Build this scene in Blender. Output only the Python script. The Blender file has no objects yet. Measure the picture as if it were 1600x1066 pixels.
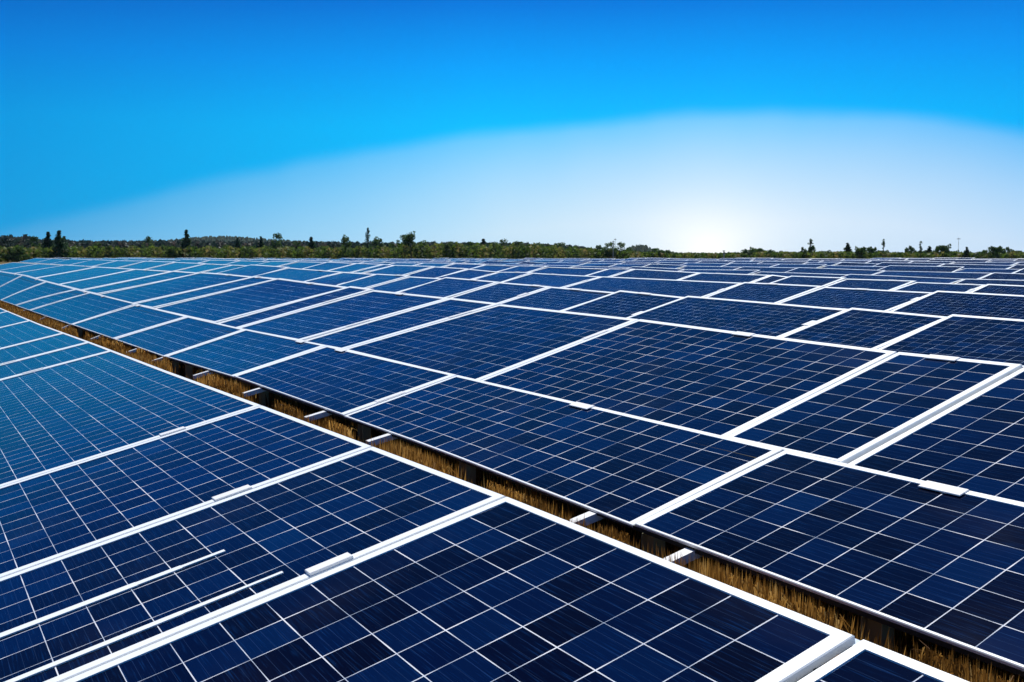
import bpy, math, random
import numpy as np
R = math.radians
scene = bpy.context.scene
# ------------------------------------------------------------------ camera
# x runs along the panel rows (to the right), y across them (away), z up
H = 1.95                                   # camera height above the soil it stands on
YAW = R(58.35)
cam_d = bpy.data.cameras.new('camera'); cam = bpy.data.objects.new('camera', cam_d)
scene.collection.objects.link(cam); scene.camera = cam
cam.location = (0, 0, H)
cam.rotation_euler = (R(90 - 5.03), 0, YAW)
cam_d.sensor_width = 36.0; cam_d.lens = 1535 / 1600 * 36
cam_d.clip_start = 0.05; cam_d.clip_end = 6000
cam_d.dof.use_dof = True; cam_d.dof.focus_distance = 5.0; cam_d.dof.aperture_fstop = 16
FW = (-math.sin(YAW), math.cos(YAW)); RT = (math.cos(YAW), math.sin(YAW))
def polar(az, dist):                       # bearing right of the view axis, metres from the standpoint
    a = R(az)
    return (dist * (FW[0] * math.cos(a) + RT[0] * math.sin(a)), dist * (FW[1] * math.cos(a) + RT[1] * math.sin(a)))

# ------------------------------------------------------------------ world, sun, exposure
SUN_EL, SUN_AZ = 58.0, 11.0
sx, sy = polar(SUN_AZ, 1.0)
world = bpy.data.worlds.new("World"); scene.world = world; world.use_nodes = True
nt = world.node_tree; nt.nodes.clear()
def N(tree, t, **kw):
    n = tree.nodes.new(t)
    for k, v in kw.items(): setattr(n, k, v)
    return n
class MathTree:
    def __init__(s, tree): s.t = tree
    def m(s, op, a, b=None, c=None, clamp=False):
        n = N(s.t, 'ShaderNodeMath', operation=op, use_clamp=clamp)
        for i, v in enumerate((a, b, c)):
            if v is None: continue
            if isinstance(v, (int, float)): n.inputs[i].default_value = v
            else: s.t.links.new(v, n.inputs[i])
        return n.outputs[0]
    def mapr(s, v, a, b, c, d, smooth=False):
        n = N(s.t, 'ShaderNodeMapRange', interpolation_type='SMOOTHSTEP' if smooth else 'LINEAR')
        s.t.links.new(v, n.inputs[0])
        for i, q in enumerate((a, b, c, d)): n.inputs[i + 1].default_value = q
        return n.outputs[0]
    def dot(s, v, vec):
        n = N(s.t, 'ShaderNodeVectorMath', operation='DOT_PRODUCT')
        s.t.links.new(v, n.inputs[0]); n.inputs[1].default_value = vec
        return n.outputs['Value']
    def mix(s, f, a, b, mode='MIX'):
        n = N(s.t, 'ShaderNodeMix', data_type='RGBA', blend_type=mode)
        for i, v in ((0, f), (6, a), (7, b)):
            if isinstance(v, (int, float)): n.inputs[i].default_value = v
            elif isinstance(v, tuple): n.inputs[i].default_value = (*v, 1)
            else: s.t.links.new(v, n.inputs[i])
        return n.outputs[2]
    def ramp(s, v, stops, interp='LINEAR'):
        n = N(s.t, 'ShaderNodeValToRGB'); s.t.links.new(v, n.inputs[0])
        e = n.color_ramp.elements; n.color_ramp.interpolation = interp
        while len(e) < len(stops): e.new(0.5)
        for k, (p, col) in enumerate(stops):
            e[k].position = p; e[k].color = (*col, 1) if len(col) == 3 else col
        return n.outputs[0]
W = MathTree(nt)
tc = N(nt, 'ShaderNodeTexCoord'); dirv = tc.outputs['Generated']
el = W.m('MULTIPLY', W.m('ARCSINE', W.dot(dirv, (0, 0, 1))), 57.29578)
az = W.m('MULTIPLY', W.m('ARCTAN2', W.dot(dirv, (*RT, 0)), W.dot(dirv, (*FW, 0))), 57.29578)
clear = W.ramp(W.m('DIVIDE', el, 90.0, clamp=True), [
    (0.0, (.0, .54, .98)), (7.2 / 90, (.0, .50, 1.0)), (10.7 / 90, (.0, .335, .93)), (14.1 / 90, (.0, .165, .69)),
    (20 / 90, (.001, .115, .46)), (30 / 90, (.002, .050, .20)), (1.0, (.004, .050, .13))])
side = W.ramp(W.mapr(az, -45, 45, 0, 1), [(0, (1, .46, .60)), (.17, (1, .54, .68)), (.48, (1, 1, 1)), (.64, (1, 1, 1)), (.83, (1, .80, .90)), (1, (1, .70, .8))])
clear = W.mix(1.0, clear, side, 'MULTIPLY')
sky = N(nt, 'ShaderNodeTexSky', sky_type='NISHITA'); sky.sun_disc = False
sky.sun_elevation = R(SUN_EL); sky.sun_rotation = math.atan2(sx, sy)
air = W.mix(1.0, sky.outputs[0], (.001, .005, .008), 'MULTIPLY')      # daylight scattering, strength near 0.1 and cooled
clear = W.mix(1.0, clear, air, 'ADD')
# the pale bank of bright haze that arches over the low sun
pale = W.ramp(W.mapr(az, -30, 30, 0, 1), [(0, (.45, .70, .84)), (.4, (.62, .82, .96)), (.7, (.72, .86, .99)), (1, (.66, .80, .97))])
da = W.m('SUBTRACT', az, 13.5)
k = W.mapr(az, 13.3, 13.7, .0040, .0082)
top = W.m('SUBTRACT', 8.15, W.m('MULTIPLY', k, W.m('MULTIPLY', da, da)))
wv = N(nt, 'ShaderNodeTexNoise'); wv.inputs['Scale'].default_value = 5.0; wv.inputs['Detail'].default_value = 3; nt.links.new(dirv, wv.inputs['Vector'])
top = W.m('ADD', top, W.mapr(wv.outputs[0], .3, .7, -.32, .32))
dep = W.m('SUBTRACT', top, el)
edge = W.mapr(dep, -.25, .95, 0, 1, True)
body = W.m('POWER', W.m('DIVIDE', dep, 6.2, clamp=True), .85)
body = W.m('MULTIPLY_ADD', body, .88, .10)
azf = W.ramp(W.mapr(az, -30, 30, 0, 1), [(0, (.42,)*3), (.33, (.72,)*3), (.5, (.95,)*3), (.7, (1.0,)*3), (1, (.92,)*3)])
bank = W.m('MULTIPLY', W.m('MULTIPLY', edge, body), azf, clamp=True)
col = W.mix(bank, clear, pale)
g1 = W.m('DIVIDE', W.m('SUBTRACT', az, 11.2), 3.7)
g2 = W.m('DIVIDE', W.m('SUBTRACT', el, .3), 2.3)
rr = W.m('ADD', W.m('MULTIPLY', g1, g1), W.m('MULTIPLY', g2, g2))
glow = W.m('EXPONENT', W.m('MULTIPLY', W.m('POWER', rr, .62), -1.25))
col = W.mix(W.m('MULTIPLY', glow, 1.0, clamp=True), col, (1.15, 1.15, 1.12))
bg = N(nt, 'ShaderNodeBackground'); nt.links.new(col, bg.inputs[0]); bg.inputs[1].default_value = 1.0
out = N(nt, 'ShaderNodeOutputWorld'); nt.links.new(bg.outputs[0], out.inputs[0])

sun_d = bpy.data.lights.new('sun', 'SUN'); sun = bpy.data.objects.new('sun', sun_d); scene.collection.objects.link(sun)
sun_d.energy = 5.0; sun_d.angle = R(0.55); sun_d.color = (1.0, .985, .955)
from mathutils import Vector
sdir = Vector((sx * math.cos(R(SUN_EL)), sy * math.cos(R(SUN_EL)), math.sin(R(SUN_EL))))
sun.rotation_euler = sdir.to_track_quat('Z', 'Y').to_euler(); sun.location = (0, 0, 40)
vs = scene.view_settings
vs.view_transform = 'Standard'; vs.look = 'None'; vs.gamma = 1.0; vs.exposure = 0.0; vs.use_curve_mapping = False
HAZE = .00005
scene.cycles.volume_bounces = 0; scene.cycles.max_bounces = 6; scene.cycles.transparent_max_bounces = 8
scene.cycles.sample_clamp_indirect = 4.0
scene.render.filter_size = 1.4 if hasattr(scene.render, 'filter_size') else 1.5

# ------------------------------------------------------------------ helpers
C = scene.collection
def tag(o, label=None, cat=None, group=None, kind=None):
    if label: o['label'] = label
    if cat: o['category'] = cat
    if group: o['group'] = group
    if kind: o['kind'] = kind
    return o
def empty(name, loc):
    o = bpy.data.objects.new(name, None); C.objects.link(o); o.location = loc; o.empty_display_size = .2
    return o
def mesh_obj(name, verts, faces, mats, parent=None, origin=(0, 0, 0), uvs=None, fmat=None, smooth=False, tone=None):
    me = bpy.data.meshes.new(name)
    v = np.asarray(verts, dtype=np.float64) - np.asarray(origin)
    me.from_pydata(v.tolist(), [], faces)
    for m in (mats if isinstance(mats, (list, tuple)) else [mats]): me.materials.append(m)
    if fmat is not None: me.polygons.foreach_set('material_index', fmat)
    if smooth: me.polygons.foreach_set('use_smooth', [True] * len(me.polygons))
    if uvs is not None:
        l = me.uv_layers.new(name='UVMap'); l.data.foreach_set('uv', np.asarray(uvs, dtype=np.float32).ravel())
    if tone is not None:
        a = me.attributes.new('tone', 'FLOAT', 'POINT'); a.data.foreach_set('value', np.asarray(tone, dtype=np.float32))
    me.update()
    o = bpy.data.objects.new(name, me); C.objects.link(o)
    if parent: o.parent = parent
    else: o.location = origin
    return o
def tri_mesh(name, V, F, mats, tone=None, uv=None):              # fast path for leaves and blades: V (n,3), F (m,3)
    me = bpy.data.meshes.new(name)
    me.vertices.add(len(V)); me.vertices.foreach_set('co', V.astype(np.float32).ravel())
    me.loops.add(F.size); me.loops.foreach_set('vertex_index', F.astype(np.int32).ravel())
    me.polygons.add(len(F)); me.polygons.foreach_set('loop_start', np.arange(0, F.size, 3, dtype=np.int32))
    if tone is not None:
        a = me.attributes.new('tone', 'FLOAT', 'POINT'); a.data.foreach_set('value', tone.astype(np.float32))
    me.materials.append(mats); me.update(calc_edges=True); me.validate()
    return me
class MB:
    def __init__(s): s.v = []; s.f = []
    def box8(s, p):                                             # 4 bottom then 4 top corners
        n = len(s.v); s.v += [tuple(q) for q in p]
        s.f += [tuple(n + i for i in q) for q in ((3, 2, 1, 0), (4, 5, 6, 7), (0, 1, 5, 4), (1, 2, 6, 5), (2, 3, 7, 6), (3, 0, 4, 7))]
    def box(s, x0, x1, y0, y1, z0, z1):
        s.box8([(x0, y0, z0), (x1, y0, z0), (x1, y1, z0), (x0, y1, z0), (x0, y0, z1), (x1, y0, z1), (x1, y1, z1), (x0, y1, z1)])
    def tube(s, p, q, r0, r1, n=6):
        p = Vector(p); q = Vector(q); d = (q - p).normalized()
        a = d.orthogonal().normalized(); b = d.cross(a); k0 = len(s.v)
        for c, r in ((p, r0), (q, r1)):
            for i in range(n):
                t = 2 * math.pi * i / n
                s.v.append(tuple(c + a * (math.cos(t) * r) + b * (math.sin(t) * r)))
        for i in range(n):
            j = (i + 1) % n; s.f.append((k0 + i, k0 + j, k0 + n + j, k0 + n + i))
        s.f.append(tuple(k0 + n + i for i in range(n))); s.f.append(tuple(k0 + n - 1 - i for i in range(n)))
    def build(s, name, mat, parent=None, origin=(0, 0, 0)): return mesh_obj(name, s.v, s.f, mat, parent, origin)

ONES = ['', 'first', 'second', 'third', 'fourth', 'fifth', 'sixth', 'seventh', 'eighth', 'ninth', 'tenth', 'eleventh', 'twelfth', 'thirteenth',
        'fourteenth', 'fifteenth', 'sixteenth', 'seventeenth', 'eighteenth', 'nineteenth']
TENS = ['', '', 'twent', 'thirt', 'fort', 'fift', 'sixt', 'sevent', 'eight', 'ninet']
def ordinal(n):
    if n < 20: return ONES[n]
    if n < 100:
        return TENS[n // 10] + ('ieth' if n % 10 == 0 else 'y-' + ONES[n % 10])
    return 'hundred-and-' + ordinal(n - 100) if n > 100 else 'hundredth'

# ------------------------------------------------------------------ materials
def new_mat(name):
    m = bpy.data.materials.new(name); m.use_nodes = True; t = m.node_tree
    b = t.nodes['Principled BSDF']; return m, t, b, MathTree(t)
def simple(name, col, rough=.5, metal=0.0, var=.12, scale=3.0, spec=.5):
    m, t, b, M = new_mat(name)
    tcn = N(t, 'ShaderNodeTexCoord'); no = N(t, 'ShaderNodeTexNoise'); no.inputs['Scale'].default_value = scale
    no.inputs['Detail'].default_value = 6
    t.links.new(tcn.outputs['Object'], no.inputs['Vector'])
    c = M.mix(no.outputs[0], tuple(q * (1 - var) for q in col), tuple(min(1, q * (1 + var)) for q in col))
    t.links.new(c, b.inputs['Base Color']); b.inputs['Roughness'].default_value = rough; b.inputs['Metallic'].default_value = metal
    b.inputs['Specular IOR Level'].default_value = spec
    return m
M_FRAME = simple('white_anodised_frame', (.90, .93, .93), .38, .0, .05, 2.0)
M_CLAMP = simple('pale_aluminium_clamp', (.92, .91, .88), .35, .0, .04, 9.0)
M_STEEL = simple('galvanised_steel', (.50, .55, .60), .42, .55, .15, 6.0)
M_DARK = simple('dark_purlin_steel', (.045, .043, .030), .7, .0, .3, 4.0, .2)
M_POST = simple('weathered_post_steel', (.36, .34, .20), .7, .0, .35, 4.0, .2)
M_BARK = simple('bark', (.10, .075, .05), .9, 0, .3, 5.0)
M_POLE = simple('grey_pole', (.32, .30, .27), .6, 0, .15, 3.0)

def cell_material(name, gu, gv, lo, hi, cir, cw):
    m, t, b, M = new_mat(name)
    uvn = N(t, 'ShaderNodeUVMap', uv_map='UVMap'); sep = N(t, 'ShaderNodeSeparateXYZ'); t.links.new(uvn.outputs[0], sep.inputs[0])
    u, v = sep.outputs[0], sep.outputs[1]
    info = N(t, 'ShaderNodeObjectInfo')
    def line(q, w, soft):
        f = M.m('ABSOLUTE', M.m('SUBTRACT', M.m('FRACT', q), .5))
        return M.mapr(f, .5 - w - soft, .5 - w + soft, 0, 1)
    # long slow drift so the tinned gaps are not perfectly ruled
    nz = N(t, 'ShaderNodeTexNoise'); nz.inputs['Scale'].default_value = .7; nz.inputs['Detail'].default_value = 2
    t.links.new(uvn.outputs[0], nz.inputs['Vector'])
    wid = M.mapr(nz.outputs[0], .35, .65, .55, 1.35)
    uw = M.m('MULTIPLY', wid, gu)
    def vline(q, w):
        f = M.m('ABSOLUTE', M.m('SUBTRACT', M.m('FRACT', q), .5))
        return M.m('GREATER_THAN', f, M.m('SUBTRACT', .5, w))
    gl = M.m('MAXIMUM', vline(u, uw), vline(v, M.m('MULTIPLY', wid, gv)))
    # faint bus bars and scribed inner squares
    bus = line(M.m('MULTIPLY', v, 4.0), .012, .008)
    # per-cell crystal tone
    cmb = N(t, 'ShaderNodeCombineXYZ'); t.links.new(M.m('FLOOR', u), cmb.inputs[0]); t.links.new(M.m('FLOOR', v), cmb.inputs[1])
    t.links.new(M.m('MULTIPLY', info.outputs['Random'], 917.0), cmb.inputs[2])
    wn = N(t, 'ShaderNodeTexWhiteNoise', noise_dimensions='3D'); t.links.new(cmb.outputs[0], wn.inputs['Vector'])
    lowv = N(t, 'ShaderNodeVectorMath', operation='MULTIPLY_ADD'); t.links.new(cmb.outputs[0], lowv.inputs[0])
    lowv.inputs[1].default_value = (.31, .31, 1); lowv.inputs[2].default_value = (0, 0, 0)
    ln = N(t, 'ShaderNodeTexNoise'); ln.inputs['Scale'].default_value = 1.0; t.links.new(lowv.outputs[0], ln.inputs['Vector'])
    tone = M.m('ADD', M.m('MULTIPLY', wn.outputs['Value'], .62), M.m('MULTIPLY', ln.outputs[0], .45))
    cc = M.ramp(tone, [(0.0, (.0012, .0012, .006)), (.36, (.0014, .0014, .010)), (.48, (.0010, .0024, .017)), (.64, (.0010, .0042, .029)), (.82, (.0012, .0085, .047)), (1.0, (.0015, .020, .085))])
    # streaks of soiling and crystal grain drawn along the row
    mp = N(t, 'ShaderNodeMapping'); mp.inputs['Scale'].default_value = (1.1, 26.0, 1); t.links.new(uvn.outputs[0], mp.inputs[0])
    sn = N(t, 'ShaderNodeTexNoise'); sn.inputs['Scale'].default_value = 1.0; sn.inputs['Detail'].default_value = 4; t.links.new(mp.outputs[0], sn.inputs['Vector'])
    streak = M.mapr(sn.outputs[0], .54, .74, 0, .42)
    cc = M.mix(streak, cc, (.006, .040, .15))
    cc = M.mix(M.m('MULTIPLY', bus, .16), cc, (.10, .20, .42))
    dn = N(t, 'ShaderNodeTexNoise'); dn.inputs['Scale'].default_value = .16; dn.inputs['Detail'].default_value = 5; t.links.new(uvn.outputs[0], dn.inputs['Vector'])
    dust_reflection = M.mapr(dn.outputs[0], .52, .75, 0, .045)  # thin dust that doubles as soft blotchy glass reflections painted into the cell colour
    cc = M.mix(dust_reflection, cc, (.16, .15, .16))
    lcol = M.mix(M.mapr(nz.outputs[0], .3, .7, 0, 1), lo, hi)
    cc = M.mix(gl, cc, lcol)
    t.links.new(cc, b.inputs['Base Color'])
    b.inputs['Roughness'].default_value = .5
    b.inputs['Specular IOR Level'].default_value = .0
    b.inputs['Coat Weight'].default_value = cw; b.inputs['Coat IOR'].default_value = cir
    t.links.new(M.mapr(dn.outputs[0], .3, .8, .05, .14), b.inputs['Coat Roughness'])
    bp = N(t, 'ShaderNodeBump'); bp.inputs['Strength'].default_value = .05; bp.inputs['Distance'].default_value = .02
    hn = N(t, 'ShaderNodeTexNoise'); hn.inputs['Scale'].default_value = .6; hn.inputs['Detail'].default_value = 2; t.links.new(uvn.outputs[0], hn.inputs['Vector'])
    t.links.new(hn.outputs[0], bp.inputs['Height']); t.links.new(bp.outputs[0], b.inputs['Coat Normal'])
    return m
M_CELL = cell_material('solar_cells_under_glass', .0108, .0095, (.40, .48, .60), (.88, .88, .90), 1.33, .78)
M_CELL_FINE = cell_material('fine_lined_solar_cells',   .0080, .0095, (.20, .32, .46), (.58, .68, .78), 1.38, .72)

def leaf_material(name, stops, trans=.35, rough=.6):
    m, t, b, M = new_mat(name)
    at = N(t, 'ShaderNodeAttribute', attribute_name='tone'); info = N(t, 'ShaderNodeObjectInfo')
    f = M.m('ADD', M.m('MULTIPLY', at.outputs['Fac'], .75), M.m('MULTIPLY', info.outputs['Random'], .25), clamp=True)
    c = M.ramp(f, stops)
    t.links.new(c, b.inputs['Base Color']); b.inputs['Roughness'].default_value = rough; b.inputs['Specular IOR Level'].default_value = .2
    tr = N(t, 'ShaderNodeBsdfTranslucent'); t.links.new(c, tr.inputs[0])
    mx = N(t, 'ShaderNodeMixShader'); mx.inputs[0].default_value = trans
    t.links.new(b.outputs[0], mx.inputs[1]); t.links.new(tr.outputs[0], mx.inputs[2])
    t.links.new(mx.outputs[0], t.nodes['Material Output'].inputs[0])
    return m
M_STRAW = leaf_material('dry_straw', [(0, (.030, .014, .004)), (.3, (.17, .075, .014)), (.5, (.38, .18, .035)), (.65, (.60, .31, .065)), (.93, (.82, .56, .20)), (1, (.16, .19, .04))], .5)
M_DARKLEAF = leaf_material('dark_foliage', [(0, (.014, .045, .022)), (.5, (.036, .095, .034)), (1, (.08, .16, .045))], .4)
M_LEAF = leaf_material('green_foliage', [(0, (.022, .055, .016)), (.5, (.060, .125, .028)), (1, (.14, .20, .045))], .45)
M_DRYLEAF = leaf_material('mixed_undergrowth', [(0, (.030, .060, .012)), (.45, (.09, .150, .020)), (.8, (.18, .19, .04)), (1, (.30, .20, .09))], .5)
M_FARLEAF = leaf_material('distant_woodland', [(0, (.014, .034, .030)), (.5, (.030, .060, .048)), (.8, (.06, .075, .055)), (1, (.13, .095, .075))], .3)

# ------------------------------------------------------------------ ground
def soil_z(x, y):
    u, d = -x, y
    s = min(max(d / 12.0, 0), 1); s = s * s * (3 - 2 * s)
    l = min(max(u / 45.0, 0), 1) * min(max(1 - d / 9.0, 0), 1)
    far = min(max((math.hypot(x, y) - 40) / 130.0, 0), 1)
    return .15 * s - .28 * l + .55 * far * far * (3 - 2 * far)
def ground():
    m, t, b, M = new_mat('dry_field_soil')
    tcn = N(t, 'ShaderNodeTexCoord')
    n1 = N(t, 'ShaderNodeTexNoise'); n1.inputs['Scale'].default_value = .35; n1.inputs['Detail'].default_value = 8
    n2 = N(t, 'ShaderNodeTexNoise'); n2.inputs['Scale'].default_value = 9; n2.inputs['Detail'].default_value = 6
    for n in (n1, n2): t.links.new(tcn.outputs['Object'], n.inputs['Vector'])
    c = M.ramp(n1.outputs[0], [(.3, (.08, .09, .025)), (.5, (.17, .13, .05)), (.7, (.28, .19, .085))])
    c = M.mix(M.mapr(n2.outputs[0], .4, .7, 0, .6), c, (.06, .04, .02))
    t.links.new(c, b.inputs['Base Color']); b.inputs['Roughness'].default_value = .95; b.inputs['Specular IOR Level'].default_value = .1
    bp = N(t, 'ShaderNodeBump'); bp.inputs['Distance'].default_value = .05; t.links.new(n2.outputs[0], bp.inputs['Height']); t.links.new(bp.outputs[0], b.inputs['Normal'])
    xs = [-3500, -2200, -1400, -900, -600, -400, -300, -240, -200, -170, -140, -115, -90, -75, -60] + list(range(-52, 13, 4)) + [20, 35, 60, 100, 200, 400]
    ys = [-400, -150, -60, -25, -12, -6, -3, -1, 0, 1, 2, 3, 4, 5, 6, 7, 8, 9, 10, 12, 15, 20, 26, 34, 45, 60, 80, 100, 120, 140, 160, 180, 200, 240, 300, 400, 600, 900, 1400, 2200, 3500]
    V = [(x, y, soil_z(x, y)) for y in ys for x in xs]; nx = len(xs)
    F = [(j * nx + i, j * nx + i + 1, (j + 1) * nx + i + 1, (j + 1) * nx + i) for j in range(len(ys) - 1) for i in range(nx - 1)]
    o = mesh_obj('ground', V, F, m, smooth=True); tag(o, 'dry brown field soil under the solar panel rows', 'ground', kind='structure')
ground()

# ------------------------------------------------------------------ the rows: height of each long edge below eye level, against the distance along the row
def curve(pts):
    a = np.array(pts); return lambda u: float(np.interp(u, a[:, 0], a[:, 1]))
At = curve([(-6, .9), (3, .9), (4.5, .922), (6.2, .95), (8.6, .995), (12.6, 1.055), (14.5, 1.09), (18, 1.155), (26, 1.255), (40, 1.36), (80, 1.5)])
Bb = curve([(-6, 1.098), (3.1, 1.10), (5, 1.08), (8.85, 1.10), (11.6, 1.16), (14.85, 1.2), (19, 1.245), (26.3, 1.33), (34.6, 1.42), (80, 1.62)])
Bt = curve([(-6, .9), (3.2, .90), (6.4, .886), (9, .877), (11.7, .889), (14.5, .883), (18.1, .863), (23, .822), (25, .81), (32, .755), (36.6, .69), (47, .70), (80, .70)])
Ct = curve([(-6, .62), (3, .584), (3.8, .572), (4.8, .555), (6.3, .52), (8.2, .49), (9.45, .466), (11.7, .435), (13.9, .403), (15.2, .378), (18.5, .352), (21, .357), (30, .37), (60, .42), (80, .45)])
Dt = curve([(0, .78), (4, .76), (6.4, .747), (8.9, .714), (10.3, .696), (12.2, .677), (13.9, .649), (16, .617), (18, .596), (20.5, .548), (22.4, .533), (24.6, .52), (26.8, .485), (30.4, .45), (35, .38), (60, .34), (160, .34)])
Et = curve([(4, .82), (8, .79), (10.6, .765), (12.4, .75), (15.3, .715), (18, .70), (21.4, .662), (23.9, .636), (26.7, .62), (29.7, .58), (32, .525), (34.8, .48), (39.3, .405), (49.5, .37), (160, .36)])
Ft = curve([(10, .91), (16.1, .888), (17.25, .88), (19.9, .828), (22.3, .78), (25.7, .765), (29.4, .714), (32.4, .655), (35.5, .615), (42.5, .56), (46.6, .525), (60, .48), (100, .42), (160, .40)])
def low(c, k): return lambda u: c(u) + k
# name, d of lower edge, lower curve, d of upper edge, upper curve, seams (lower u, upper u) from the left end to the right
ROWS = {
 'front': dict(d0=-.30, c0=low(At, .495), d1=1.88, c1=At, seams=[(46, 46), (33, 33), (24, 24), (19.5, 19.5), (15.1, 15.1), (12.85, 12.85), (11.3, 11.3), (6.06, 6.06), (4.33, 4.33), (3.07, 3.09), (1.485, 1.495), (-.15, -.15), (-1.8, -1.8)]),
 'second': dict(d0=2.49, c0=Bb, d1=3.45, c1=Bt, seams=[(62, 60), (50, 47), (41, 37.5), (34.45, 30.9), (29.58, 25.07), (26.02, 23.12), (19.02, 18.12), (14.85, 14.47), (11.61, 11.66), (8.85, 9.0), (6.22, 6.37), (3.09, 3.18), (.9, .95), (-1.4, -1.4), (-3.8, -3.8)]),
 'third': dict(d0=3.457, c0=low(Bt, .012), d1=5.05, c1=Ct, seams=[(60, 60), (49, 48), (41, 39.5), (34, 32.5), (28.5, 26.5), (24.6, 22.4), (22.4, 20.0), (18.56, 16.45), (16.91, 15.21), (13.06, 12.29), (12.1, 11.51), (9.8, 9.45), (8.62, 8.4), (6.09, 6.22), (3.58, 3.78), (2.85, 3.0), (1.3, 1.4), (-.6, -.55), (-3.0, -3.0), (-5.2, -5.2)]),
 'fourth': dict(d0=9.25, c0=low(Dt, .355), d1=10.8, c1=Dt, seams=[(105, 105), (92, 92), (81, 81), (71, 71), (62, 62), (54, 54), (47.5, 47.5), (42, 42), (37.98, 37.98), (35.75, 35.75), (31.5, 31.5), (26.7, 26.8), (24.3, 24.4), (22.3, 22.39), (20.4, 20.47), (17.9, 18.02), (15.95, 16.04), (13.8, 13.86), (12.0, 12.08), (8.78, 8.83), (7.3, 7.34), (5.2, 5.2), (3.2, 3.2), (1.0, 1.0), (-1.4, -1.4)]),
 'fifth': dict(d0=16.2, c0=low(Et, .37), d1=17.8, c1=Et, seams=[(150, 150), (128, 128), (110, 110), (96, 96), (85, 85), (76, 76), (68, 68), (61, 61), (55, 55), (50.5, 50.5), (46.2, 46.2), (42.5, 42.51), (39.5, 39.52), (38.3, 38.34), (34.6, 34.65), (31.9, 31.91), (29.6, 29.65), (27.5, 27.54), (23.7, 23.69), (17.8, 17.84), (15.33, 15.33), (12.45, 12.45), (9.2, 9.2), (6.5, 6.5), (3.4, 3.4), (.4, .4)]),
 'sixth': dict(d0=25.4, c0=low(Ft, .37), d1=27.0, c1=Ft, seams=[(155, 155), (135, 135), (118, 118), (104, 104), (93, 93), (84, 84), (76, 76), (69, 69), (63, 63), (58, 58), (54, 54), (50, 50), (46.46, 46.46), (43.1, 43.1), (40.38, 40.38), (35.45, 35.45), (33.63, 33.63), (29.46, 29.46), (25.68, 25.68), (24.76, 24.76), (22.31, 22.31), (19.62, 19.62), (17.23, 17.23), (14.6, 14.6), (11.5, 11.5), (8.2, 8.2), (4.8, 4.8)]),
}
FAR = [  # d of the upper edge and (u, depth) along it
 ('seventh', 38, [(15, 1.04), (22.7, 1.02), (36.4, .86), (60, .68), (84, .57), (160, .50)]),
 ('eighth', 50, [(20, 1.05), (29.9, 1.01), (47.9, .83), (80, .68), (111, .58), (160, .52)]),
 ('ninth', 63, [(25, .96), (37.7, .93), (60.4, .77), (100, .66), (150, .58)]),
 ('tenth', 78, [(30, .88), (46.7, .84), (74.8, .74), (110, .66), (150, .58)]),
 ('eleventh', 92, [(35, .78), (55, .75), (88, .68), (150, .58)]),
 ('twelfth', 106, [(40, .68), (63, .66), (102, .62), (150, .56)]),
 ('thirteenth', 120, [(45, .60), (72, .58), (115, .57), (150, .53)]),
 ('fourteenth', 134, [(55, .52), (80, .51), (128, .51), (150, .50)]),
 ('fifteenth', 147, [(60, .46), (90, .45), (150, .46)]),
]
rng = random.Random(7)
def panel_surface(row, s_l, s_r, jit):
    """P(a, t): a from the left seam to the right one, t from the lower edge to the upper; jit: small set of the four corners"""
    d0, d1, c0, c1 = row['d0'], row['d1'], row['c0'], row['c1']
    g = row.get('gap', .007)
    b0, b1, t0, t1 = s_l[0] - g, s_r[0] + g, s_l[1] - g, s_r[1] + g
    def P(a, t, up=0.0):
        u = (b0 + (b1 - b0) * a) * (1 - t) + (t0 + (t1 - t0) * a) * t
        d = d0 + (d1 - d0) * t
        z = H - (c0(u) * (1 - t) + c1(u) * t)
        z += (jit[0] * (1 - a) + jit[1] * a) * (1 - t) + (jit[2] * (1 - a) + jit[3] * a) * t
        return (-u, d - .22 * up, z + up)
    w = abs(b0 - b1); L = math.hypot(d1 - d0, .36)
    return P, w, L
def loop_params(w, L, inset_s, inset_b, inset_t, na, ntt):
    pa, pb, pt = inset_s / w, inset_b / L, 1 - inset_t / L
    pts = [(pa + (1 - 2 * pa) * i / na, pb) for i in range(na)] + [(1 - pa, pb + (pt - pb) * j / ntt) for j in range(ntt)]
    pts += [(1 - pa - (1 - 2 * pa) * i / na, pt) for i in range(na)] + [(pa, pt - (pt - pb) * j / ntt) for j in range(ntt)]
    return pts
def frame_geo(P, w, L, ws, wb, wt, na, ntt, depth=.022):
    rings = [(0, 0, 0, -depth), (0, 0, 0, -.003), (.003, .003, .003, 0.0), (ws, wb, wt, 0.0), (ws, wb, wt, -.006)]
    V = []; F = []
    for (a, b, c, up) in rings:
        V += [P(p[0], p[1], up) for p in loop_params(w, L, a, b, c, na, ntt)]
    n = 2 * (na + ntt)
    for r in range(len(rings) - 1):
        for i in range(n):
            j = (i + 1) % n; F.append((r * n + i, r * n + j, (r + 1) * n + j, (r + 1) * n + i))
    return V, F
def sheet_geo(P, w, L, ws, wb, wt, na, ntt, nu, nv):
    V = []; F = []; UV = []
    pa0, pa1, pb, pt = ws / w, 1 - ws / w, wb / L, 1 - wt / L
    for j in range(ntt + 1):
        for i in range(na + 1):
            V.append(P(pa0 + (pa1 - pa0) * i / na, pb + (pt - pb) * j / ntt, -.004))
    for j in range(ntt):
        for i in range(na):
            q = j * (na + 1) + i; F.append((q, q + 1, q + na + 2, q + na + 1))
            for (a, b) in ((i, j), (i + 1, j), (i + 1, j + 1), (i, j + 1)):
                UV.append((nu * a / na, nv * b / ntt))
    return V, F, UV
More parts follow.
